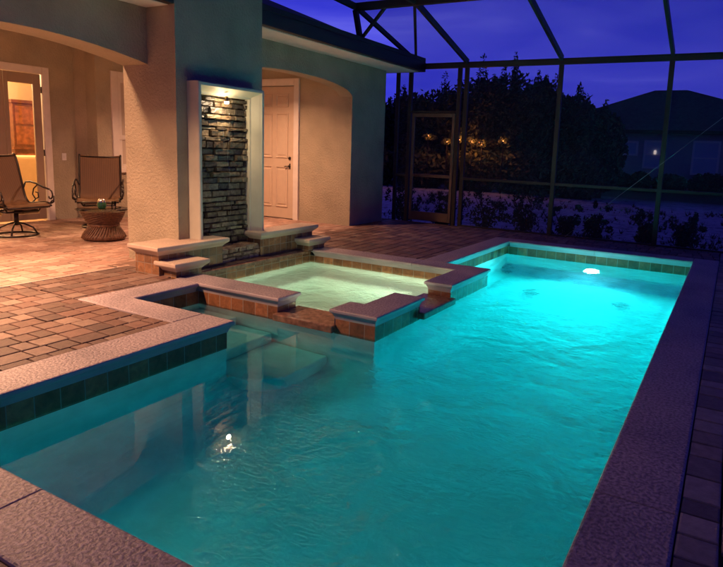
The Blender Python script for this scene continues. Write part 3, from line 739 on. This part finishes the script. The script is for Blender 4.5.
# ------------------------------------------------------------------ screen enclosure
en=thing('screen_enclosure','dark bronze screened pool enclosure with mesh walls and sloping roof','enclosure',(-2,10.35,0))
YS=10.35
def member(name,a,b,w,h=None,up=(0,0,1)):
    mb=MB(); mb.bar(a,b,w,h,up); return mb.build(name,M['bronze'],en,bevel=.004,seg=1)
posts=[-5.62,-4.60,-4.46,-2.74,-1.02,.70,2.42]
for px in posts: member('post',(px,YS,-.02),(px,YS,2.90),.055 if px in(-4.60,-4.46) else .062,.075)
member('post',(-5.90,YS,-.02),(-5.90,YS,2.88),.05,.07)
member('eave_beam',(-5.95,YS,2.95),(2.6,YS,2.95),.075,.10)
member('base_rail',(-4.43,YS,.0),(2.6,YS,.0),.06,.03)
for a,b in ((-4.43,-2.77),(-2.71,-1.05),(-.99,.67),(.73,2.39)): member('mid_rail',(a,YS,.885),(b,YS,.885),.05,.05)
member('mid_rail',(-5.87,YS,.885),(-5.65,YS,.885),.05,.05)
ZR,YR=3.58,8.25
for px in (-4.46,-2.74,-1.02,.70,2.42):
    member('rafter',(px,YS,3.0),(px,YR,ZR),.05,.10)
    member('roof_beam',(px,YR,ZR),(px,-2.0,ZR+.35),.05,.10)
member('cross_beam',(-5.55,YR,ZR),(2.6,YR,ZR),.06,.12)
member('cross_beam',(-5.5,4.6,ZR+.13),(2.6,4.6,ZR+.13),.06,.10)
member('gutter_beam',(-5.34,5.83,3.055),(-5.34,10.30,3.055),.09,.07)
member('rafter',(-5.45,YS-.05,3.0),(-5.52,YR,ZR),.05,.08)
member('strut',(-5.42,YR-.02,3.09),(-5.52,YR-.02,ZR-.05),.075,.075)
member('brace',(-5.40,YR+.02,3.12),(-5.0,YR+.02,ZR-.04),.045,.045)
member('brace',(-5.50,YS-.05,3.0),(-4.50,YR+.05,ZR),.045,.07)
member('roof_beam',(-5.52,YR,ZR),(-5.52,5.83,ZR+.1),.05,.10)
member('side_post',(2.55,YS,0),(2.55,YS,2.9),.06,.06)
# cable brace
mb=MB(); mb.tube([(2.5,YS-.045,3.6*.8),(-.325,YS-.045,1.99*.985),(-1.9,YS-.045,.53),(-2.70,YS-.045,.02)] if False else [(-2.45,YS-.045,.0),(1.45,YS-.045,2.93*1.25*.98)],.0035,6)
mb.v=[v for v in mb.v]; cbm=mb.build('brace_cable',simple('steel_cable',(.45,.45,.45),.3,metal=.5),en)
mb=MB()
mb.face([(-5.93,YS+.03,0),(2.6,YS+.03,0),(2.6,YS+.03,2.95),(-5.93,YS+.03,2.95)])
mb.face([(-5.5,YS+.03,2.955),(2.6,YS+.03,2.955),(2.6,YR,ZR+.05),(-5.5,YR,ZR+.05)])
mb.face([(-5.5,YR,ZR+.05),(2.6,YR,ZR+.05),(2.6,-2,ZR+.40),(-5.5,-2,ZR+.40)])
mb.build('insect_screen',M['mesh'],en)
# screen door
x0,x1=-5.545,-4.645; yd=YS-.02
gd=MB(); gd.box(x0,x0+.055,yd-.02,yd+.02,.03,2.08); gd.box(x1-.055,x1,yd-.02,yd+.02,.03,2.08); gd.box(x0+.055,x1-.055,yd-.02,yd+.02,2.01,2.08); gd.box(x0+.055,x1-.055,yd-.02,yd+.02,.87,.93); gd.box(x0+.055,x1-.055,yd-.02,yd+.02,.03,.20)
doorm=simple('bronze_door_metal',(.16,.11,.07),.4,metal=.2,noise=.1)
sd=gd.build('screen_door',doorm,en,bevel=.004,seg=1)
mb=MB(); mb.box(x0+.12,x0+.17,yd-.035,yd-.02,.88,.92); mb.tube([(x0+.10,yd-.05,.90),(x0+.24,yd-.05,.90)],.008); mb.build('handle',M['brass'],sd)
member('transom_bar',(-5.59,YS,2.11),(-4.63,YS,2.11),.04,.04)

# ------------------------------------------------------------------ yard
def leaves(mb,cx,cy,cz,rx,ry,rz,n_,size,shape='blob',rnd=random):
    for _ in range(n_):
        while True:
            x,y,z=rnd.uniform(-1,1),rnd.uniform(-1,1),rnd.uniform(-1,1)
            if shape=='cone':
                t=(z+1)/2
                if x*x+y*y<=(1-t)**1.1+.01: break
            elif x*x+y*y+z*z<=1: break
        p=Vector((cx+x*rx,cy+y*ry,cz+z*rz)); s=size*rnd.uniform(.6,1.4)
        a=Vector((rnd.gauss(0,1),rnd.gauss(0,1),rnd.gauss(0,1))).normalized(); b=a.orthogonal().normalized()
        mb.face([p-a*s-b*s*.05,p-b*s*.45,p+a*s,p+b*s*.45])
def tree(x,y,h,r,label,spiky=True,seed=0,n_=2600,group='trees beyond the screen'):
    rnd=random.Random(seed); t=thing('tree',label,'tree',(x,y,terr(x,y)-.02),group=group); z0=terr(x,y)
    mb=MB(); mb.tube([(x,y,z0-.2),(x+.05,y,z0+h*.3),(x-.04,y,z0+h*.6),(x,y,z0+h*.72)],[.17,.13,.08,.02],8)
    for _ in range(7):
        a=rnd.uniform(0,2*PI); zb=z0+h*rnd.uniform(.2,.7); mb.tube([(x,y,zb),(x+math.cos(a)*r*.25,y+math.sin(a)*r*.25,zb+.2),(x+math.cos(a)*r*.5,y+math.sin(a)*r*.5,zb+.45)],[.06,.04,.012],6)
    mb.build('trunk',M['bark'],t)
    mb=MB()
    leaves(mb,x,y,z0+h*.40,r,r*.8,h*.37,int(n_*.5),.095,rnd=rnd)
    for k in range(16):
        a=rnd.uniform(0,2*PI); rr=r*math.sqrt(rnd.uniform(0,1))*.85; zz=z0+h*(.32+.50*rnd.random()*(1-.55*rr/r)); s=r*rnd.uniform(.24,.46)
        leaves(mb,x+rr*math.cos(a),y+rr*math.sin(a),zz,s,s,s*.8,int(n_*.04),.085,rnd=rnd)
    for k in range(7 if spiky else 3):       # leaders that break the outline
        a=rnd.uniform(0,2*PI); rr=r*rnd.uniform(0,.8); top=z0+h*(1-.30*(rr/r)**1.3)*rnd.uniform(.86,1.0); hh=h*rnd.uniform(.12,.2)
        leaves(mb,x+rr*math.cos(a),y+rr*math.sin(a),top-hh*1.25,.17+.22*rnd.random(),.25,hh*rnd.uniform(.6,1.1),int(n_*.05),.06,'cone',rnd)
    mb.build('crown',M['leaf'],t)
TL=[(-12.6,23.5,5.0,1.7,'dark bushy tree leftmost behind the screen door'),(-10.9,22.5,5.1,1.6,'dark tree behind the screen door, right of the leftmost one'),(-9.1,22,5.6,1.5,'tall spiky dark tree above the orange stand-in lamps'),
(-7.7,22.4,5.9,1.5,'tallest spiky dark tree in the middle of the tree row'),(-6.5,22,5.35,1.3,'spiky dark tree just left of the gap in the tree tops'),(-5.3,22.3,4.75,1.15,'shorter ragged dark tree near the neighbour house'),(-4.35,22.6,4.1,.95,'smallest dark tree at the right end, overlapping the neighbour roof'),
(-15.5,24,5.2,2.0,'dark tree seen only in the gap beside the house corner')]
for i,(x,y,h,r,lab) in enumerate(TL): tree(x,y,h,r,lab,seed=20+i,n_=8000)
# hedge filling the foot of the tree row
for i,(x,w) in enumerate(((-13.2,1.3),(-11.0,1.3),(-8.8,1.3),(-6.7,1.3),(-4.9,1.0))):
    labs=['low dark hedge bush under the leftmost tree','low dark hedge bush behind the screen door','low dark hedge bush under the orange stand-in lamps','low dark hedge bush under the tallest tree','low dark hedge bush under the short ragged tree']
    t=thing('hedge_bush',labs[i],'bush',(x,21.2,terr(x,21.2)),group='hedge under the trees'); rnd=random.Random(90+i)
    mb=MB(); leaves(mb,x,21.2,terr(x,21.2)+.75,w,.6,.95,2600,.11,rnd=rnd); mb.build('foliage',M['shrub'],t)
    mb=MB(); mb.tube([(x,21.2,terr(x,21.2)-.1),(x,21.2,terr(x,21.2)+.6)],[.05,.02]); mb.build('stem',M['bark'],t)
# small stand-in lamps added for the orange glow among the trees
for i,(x,z,p,lab) in enumerate(((-10.35,1.95,20,'leftmost small orange stand-in lamp among the dark trees'),(-9.05,1.85,55,'brightest orange stand-in lamp beside the screen door frame'),(-8.55,1.78,34,'orange stand-in lamp between the brightest one and the long low cluster'),(-8.15,1.70,42,'middle orange stand-in lamp among the dark leaves'),(-9.55,1.76,22,'faint orange stand-in lamp just left of the brightest one'),(-7.35,1.82,30,'rightmost orange stand-in lamp among the dark leaves'))):
    t=thing('stand_in_lamp',lab,'stand-in lamp',(x,20.6,terr(x,20.6)),group='stand-in lamps for the orange glow in the trees')
    mb=MB(); mb.tube([(x,20.6,terr(x,20.6)-.1),(x,20.6,z-.09)],.018); mb.build('stand_in_stake',M['darkmetal'],t)
    mb=MB(); mb.lathe([(0,z-.09),(.05,z-.09),(.05,z-.07),(.045,z-.07)],x,20.6,12); mb.tube([(x,20.64,z-.08),(x,20.64,z+.07)],.006); mb.lathe([(.045,z+.05),(.0,z+.08)],x,20.6,12); mb.build('stand_in_hood',M['darkmetal'],t)
    mb=MB(); mb.lathe([(0,z-.035),(.02,z-.03),(.026,z),(.02,z+.025),(0,z+.032)],x,20.6,12); mb.build('bulb',emit('stand_in_bulb',(1,.30,.07),4),t)
    point('stand_in_light',(x,20.62,z),.04,p,(1,.27,.06))
# leaves added around the stand-in lamps to catch their light
mb=MB(); rnd=random.Random(77)
for x,z,w in ((-10.35,1.9,.25),(-9.4,1.8,.30),(-8.95,1.88,.40),(-8.25,1.72,.42),(-8.6,1.78,.3),(-9.6,1.76,.25),(-7.95,1.78,.3),(-7.35,1.85,.3)):
    leaves(mb,x,20.76,z,w*1.3,.07,.13,260,.04,rnd=rnd)
for x,z in ((-10.35,1.95),(-9.05,1.85),(-8.55,1.78),(-8.15,1.70),(-9.55,1.76),(-7.35,1.82)): leaves(mb,x,20.45,z,.14,.05,.12,16,.045,rnd=rnd)
br=mb.build('added_glow_leaves',M['leaf']); tag(br,'row of small leaves added to catch the orange stand-in lamp light in front of the trees','branch')

# shrubs along the outside of the screen
SH=[(-6.0,.75,.30,'dark shrub left of the screen door behind the mesh'),(-5.05,.55,.28,'low dark shrub behind the screen door'),(-4.15,.80,.36,'tall dark shrub just right of the screen door'),(-3.40,.72,.30,'dark shrub second from the screen door'),(-2.62,.50,.22,'thin shrub just right of the middle post'),(-2.12,.60,.24,'round dark shrub outside the long screen panel'),(-1.22,.50,.20,'squat shrub left of the right hand post'),(-.62,.56,.22,'dark shrub at the right edge of the screen')]
for i,(x,h,r,lab) in enumerate(SH):
    y=10.95; z0=terr(x,y); t=thing('shrub',lab,'shrub',(x,y,z0),group='shrubs along the screen'); rnd=random.Random(50+i)
    mb=MB()
    for k in range(5):
        a=rnd.uniform(0,2*PI); mb.tube([(x,y,z0-.05),(x+.4*r*math.cos(a),y+.4*r*math.sin(a),z0+h*.5),(x+.8*r*math.cos(a),y+.8*r*math.sin(a),z0+h*.85)],[.012,.009,.004],6)
    mb.build('stem',M['bark'],t)
    mb=MB(); leaves(mb,x,y,z0+h*.42,r*.75,r*.7,h*.42,420,.035,rnd=rnd)
    for k in range(11):
        a=rnd.uniform(0,2*PI); q_=rnd.uniform(.4,1.25); leaves(mb,x+q_*r*math.cos(a),y+q_*r*math.sin(a),z0+h*rnd.uniform(.15,1.12),r*rnd.uniform(.15,.4),r*.3,h*rnd.uniform(.08,.25),55,.032,rnd=rnd)
    mb.build('foliage',M['shrub'],t)

# tufts of ground cover scattered over the gravel
mb=MB(); rnd=random.Random(123)
for _ in range(2600):
    x=rnd.uniform(-9,1.5); y=10.75+rnd.random()**1.6*9; s=rnd.uniform(.03,.10)*(1+.05*(y-10)); z=terr(x,y)
    if math.sin(x*2.1+y*.7)+math.sin(x*.9-y*1.9)+rnd.gauss(0,.8)<.2: continue
    for k in range(5):
        a=rnd.uniform(0,2*PI); dx,dy=math.cos(a),math.sin(a); w=s*.18
        mb.face([(x-dy*w,y+dx*w,z-.01),(x+dy*w,y-dx*w,z-.01),(x+dx*s*.9,y+dy*s*.9,z+s*rnd.uniform(.6,1.3))])
tag(mb.build('ground_cover',M['shrub']),'short tufts of grass and weeds scattered over the gravel yard','ground cover',None,'stuff')
# neighbour's house
nb=thing('neighbour_house','low dark neighbouring house with hip roof and three pale framed windows beyond the yard','house',(-2,31,0))
mb=MB(); mb.box(-8.6,3.6,30,38,-.2,2.68); mb.build('wall',M['housewall'],nb)
mb=MB(); ex0,ex1,ey0,ey1,ez=-9.1,4.1,29.5,38.5,2.70; r0,r1=(-4.05,34,4.93),(-2.5,34,4.93)
mb.face([(ex0,ey0,ez),(ex1,ey0,ez),r1,r0]); mb.face([(ex1,ey0,ez),(ex1,ey1,ez),r1]); mb.face([(ex1,ey1,ez),(ex0,ey1,ez),r0,r1]); mb.face([(ex0,ey1,ez),(ex0,ey0,ez),r0])
mb.build('roof',simple('neighbour_roof',(.06,.06,.075),.9,noise=.25,scale=6,bump=.5,bscale=10,bdist=.02),nb)
mb=MB(); mb.box(ex0,ex1,ey0-.03,ey0,ez-.16,ez+.01); mb.build('fascia',M['bronze'],nb)
for (x0_,x1_,z0_,z1_) in ((-5.0,-4.15,1.62,2.12),(-3.72,-2.98,1.05,2.17),(-1.66,-.72,.85,2.2),(1.2,2.1,.85,2.2)):
    mb=MB(); w=.09; y=29.97
    mb.box(x0_-w,x0_,y-.02,y+.03,z0_-w,z1_+w); mb.box(x1_,x1_+w,y-.02,y+.03,z0_-w,z1_+w); mb.box(x0_,x1_,y-.02,y+.03,z1_,z1_+w); mb.box(x0_,x1_,y-.02,y+.03,z0_-w,z0_)
    if z1_-z0_>.8: mb.box(x0_,x1_,y-.01,y+.02,(z0_+z1_)/2-.03,(z0_+z1_)/2+.03)
    wn=mb.build('window',simple('pale_window_frame',(.82,.84,.86),.5),nb)
    mb=MB(); mb.box(x0_,x1_,y+.005,y+.02,z0_,z1_); mb.build('pane',simple('painted_reflection_pane',(.45,.55,.75),.3),wn)  # pale blue base colour stands in for the reflection in the glass
mb=MB(); mb.lathe([(0,1.62),(.05,1.64),(.06,1.72),(.05,1.80),(0,1.82)],-3.3,29.93,12); mb.build('wall_lamp',emit('pale_lamp',(1,.8,.7),.7),nb)
for i,(x,w,h,lab) in enumerate(((-4.6,.55,.75,'rounded bush below the wide window of the neighbour house'),(-3.75,.5,.8,'rounded bush left of the lamp lit window of the neighbour house'),(-2.5,.75,.75,'rounded bush between the neighbour house windows'),(-.9,.9,.85,'large bush under the right window of the neighbour house'))):
    z0=terr(x,29.3); t=thing('foundation_bush',lab,'bush',(x,29.3,z0),group='bushes against the neighbour house'); rnd=random.Random(70+i)
    mb=MB(); leaves(mb,x,29.3,z0+h*.5,w,.5,h*.62,1500,.09,rnd=rnd); mb.build('foliage',M['shrub'],t)
    mb=MB(); mb.tube([(x,29.3,z0-.1),(x,29.3,z0+h*.5)],[.04,.02]); mb.build('stem',M['bark'],t)

# ------------------------------------------------------------------ patio furniture
def make_chair(label):
    t=thing('swivel_chair',label,'chair',group='swivel patio chairs')
    W=.27
    def prof():   # side profile in (x,z): front edge -> seat -> back top, chair faces +x
        P=[(.30,.395),(.28,.43),(.20,.445),(.05,.43),(-.10,.405),(-.19,.41),(-.245,.46),(-.28,.56),(-.32,.70),(-.365,.86),(-.405,.98),(-.44,1.045),(-.475,1.055),(-.50,1.03)]
        out=[]
        for i in range(len(P)-1):
            for k in range(3): out.append((P[i][0]+(P[i+1][0]-P[i][0])*k/3,P[i][1]+(P[i+1][1]-P[i][1])*k/3))
        out.append(P[-1])
        for _ in range(3): out=[out[0]]+[((out[i-1][0]+2*out[i][0]+out[i+1][0])/4,(out[i-1][1]+2*out[i][1]+out[i+1][1])/4) for i in range(1,len(out)-1)]+[out[-1]]
        return out
    pf=prof(); mb=MB(); K=8; vs=[]; m=len(pf)
    for (x,z) in pf:
        for k in range(K+1):
            u=(k/K*2-1); sag=.022*(1-u*u)
            vs.append((x,u*W,z-sag))
    vs2=[(x-.004,y,z-.008) for x,y,z in vs]
    fs=[(i*(K+1)+k,(i+1)*(K+1)+k,(i+1)*(K+1)+k+1,i*(K+1)+k+1) for i in range(m-1) for k in range(K)]
    mb.mesh(vs,fs,None,True); mb.mesh(vs2,[f[::-1] for f in fs],None,True)
    mb.build('sling',M['sling'],t)
    mb=MB()
    for s_ in(-1,1): mb.tube([(x,s_*(W+.012),z) for x,z in pf],.014,8)
    for (x,z) in ((.29,.40),(-.10,.385),(-.44,1.03)): mb.tube([(x,-W,z-.01),(x,W,z-.01)],.012,8)
    mb.build('frame',M['darkmetal'],t)
    for s_ in(-1,1):
        mb=MB(); y=s_*(W+.05)
        arm=[(-.30,.68),(-.18,.69),(-.05,.67),(.10,.63),(.22,.61)]
        mb.tube([(x,y,z) for x,z in arm],.013,8)
        sp=[(.22+ (.085-.0095*k)*math.sin(k*.62),.525+(.085-.0095*k)*math.cos(k*.62)) for k in range(8)]
        mb.tube([(x,y,z) for x,z in sp],.010,8)
        mb.tube([(-.30,y,.68),(-.285,s_*(W+.012),.60)],.011); mb.tube([(.28,y,.47),(.27,s_*W,.42)],.010)
        mb.tube([(-.02,y,.665),(-.12,y,.60),(-.15,y,.52),(-.09,y,.46),(-.02,y,.49),(-.03,y,.55),(-.08,y,.555)],.009)
        mb.tube([(.305,y,.53),(.30,y,.45),(.24,s_*W,.40)],.010); mb.tube([(-.09,y,.46),(-.10,s_*W,.40)],.010)
        mb.build('armrest',M['darkmetal'],t)
    mb=MB(); mb.tube([(.24*math.cos(a),.24*math.sin(a),.018) for a in [i/28*2*PI for i in range(28)]],.014,8,closed=True)
    for k in range(4):
        a=k*PI/2+.78; mb.tube([(.24*math.cos(a),.24*math.sin(a),.02),(.19*math.cos(a),.19*math.sin(a),.11),(.09*math.cos(a),.09*math.sin(a),.16),(.03*math.cos(a),.03*math.sin(a),.175)],.011,8)
    mb.tube([(0,0,.14),(0,0,.33)],.028,12)
    mb.build('swivel_base',M['darkmetal'],t)
    mb=MB(); mb.tube([(-.16,-.2,.33),(-.16,.2,.33)],.012); mb.tube([(.16,-.2,.33),(.16,.2,.33)],.012); mb.tube([(-.16,-.2,.33),(.16,-.2,.33)],.012); mb.tube([(-.16,.2,.33),(.16,.2,.33)],.012); mb.tube([(-.16,0,.33),(.16,0,.33)],.018)
    for sx_ in(-.16,.16):
        for sy_ in(-.2,.2): mb.tube([(sx_,sy_,.33),(sx_*1.1,sy_*1.25,.405)],.010)
    mb.build('seat_bracket',M['darkmetal'],t)
    return t
c1=make_chair('swivel sling chair at the left edge, side on, in front of the glass door')
c2=copy_tree(c1); c2['label']='swivel sling chair facing the pool behind the round wicker table'
c1.location=(-8.56,4.57,0); c1.rotation_euler=(0,0,math.radians(2)); c1.scale=(1.05,)*3
c2.location=(-8.62,5.85,0); c2.rotation_euler=(0,0,math.radians(-38)); c2.scale=(1.05,)*3
tb=thing('wicker_table','round wicker drum table with a clear glass top between the two chairs','table',(-7.52,5.15,0))
mb=MB(); X,Y=-7.52,5.15
mb.lathe([(.0,.005),(.25,.005),(.275,.03),(.265,.06),(.235,.10),(.20,.155),(.185,.19)],X,Y,72,mod=lambda k,i:.018*math.sin(k*PI)+(.022 if k%3==0 else 0))

for k in range(44):
    a=2*PI*k/44; pts=[]
    for (r,z,da) in ((.27,.03,0),(.255,.07,.06),(.235,.105,.12),(.20,.155,.2),(.188,.19,.26)): pts.append((X+(r+.006)*math.cos(a+da),Y+(r+.006)*math.sin(a+da),z))
    mb.tube(pts,.008,5)
mb.build('wicker_skirt',M['wicker'],tb)
mb=MB(); mb.lathe([(.178,.178),(.20,.185),(.205,.205),(.195,.222),(.18,.225)],X,Y,48); mb.build('wicker_band',M['wicker'],tb)
mb=MB(); mb.lathe([(.185,.22),(.20,.26),(.235,.315),(.26,.36),(.275,.385),(.27,.405),(.0,.405)],X,Y,72,mod=lambda k,i:(.015 if (k+i)%3==0 else 0)); 
for k in range(11):
    z=.232+k*.0155; r=.188+.088*((z-.22)/.17)**.75
    mb.tube([(X+(r+.004*math.sin(14*a+k*PI))*math.cos(a),Y+(r+.004*math.sin(14*a+k*PI))*math.sin(a),z) for a in [2*PI*i/56 for i in range(56)]],.0075,5,closed=True)
mb.build('wicker_bowl',M['wicker'],tb)
mb=MB(); mb.lathe([(0,.412),(.335,.412),(.345,.418),(.335,.424),(0,.424)],X,Y,64); mb.build('glass_top',glass_mat('green_edge_glass',(.82,.92,.86)),tb)
cd=thing('candle_jar','small green glass candle jar with a silver lid on the wicker table','candle',(-7.50,5.12,.425))
mb=MB(); mb.lathe([(0,.426),(.04,.426),(.056,.45),(.058,.49),(.05,.515)],-7.50,5.12,24); mb.build('jar',simple('green_glass',(.03,.10,.05),.08),cd)
mb=MB(); mb.lathe([(.052,.515),(.05,.535),(.03,.56),(0,.565)],-7.50,5.12,24); mb.build('lid',simple('silver_lid',(.7,.68,.62),.15,metal=.9),cd)
gl=thing('drinking_glass','small clear drinking glass right of the candle jar','glass',(-7.36,5.20,.425))
mb=MB(); mb.lathe([(0,.427),(.028,.427),(.034,.53),(.031,.53),(.025,.435)],-7.36,5.20,20); mb.build('tumbler',M['glass'],gl)

# ------------------------------------------------------------------ camera
f_,yaw,pit,rol=595.696,-.4969,.1511,-.0389
cx,cy=43.7768,-42.5075
fw=Vector((math.sin(yaw)*math.cos(pit),math.cos(yaw)*math.cos(pit),-math.sin(pit)))
rt=Vector((math.cos(yaw),-math.sin(yaw),0)); dn=fw.cross(rt)
c_,s_=math.cos(rol),math.sin(rol); R_=c_*rt+s_*dn; D_=-s_*rt+c_*dn
cam=bpy.data.cameras.new('camera'); co=bpy.data.objects.new('camera',cam); C.objects.link(co)
mat=Matrix((( R_.x,-D_.x,-fw.x,0),(R_.y,-D_.y,-fw.y,0),(R_.z,-D_.z,-fw.z,1.37),(0,0,0,1))); co.matrix_world=mat
cam.sensor_width=36; cam.lens=36*f_/723; cam.shift_x=-cx/723; cam.shift_y=cy/723; cam.clip_end=1000; cam.clip_start=.05
sc=bpy.context.scene; sc.camera=co
sc.view_settings.view_transform='Standard'; sc.view_settings.look='None'; sc.view_settings.exposure=0; sc.view_settings.gamma=1
sc.cycles.use_denoising=True; sc.cycles.max_bounces=10; sc.cycles.transmission_bounces=8; sc.cycles.transparent_max_bounces=12; sc.cycles.diffuse_bounces=4
sc.cycles.sample_clamp_indirect=6; sc.cycles.caustics_refractive=True; sc.cycles.caustics_reflective=True
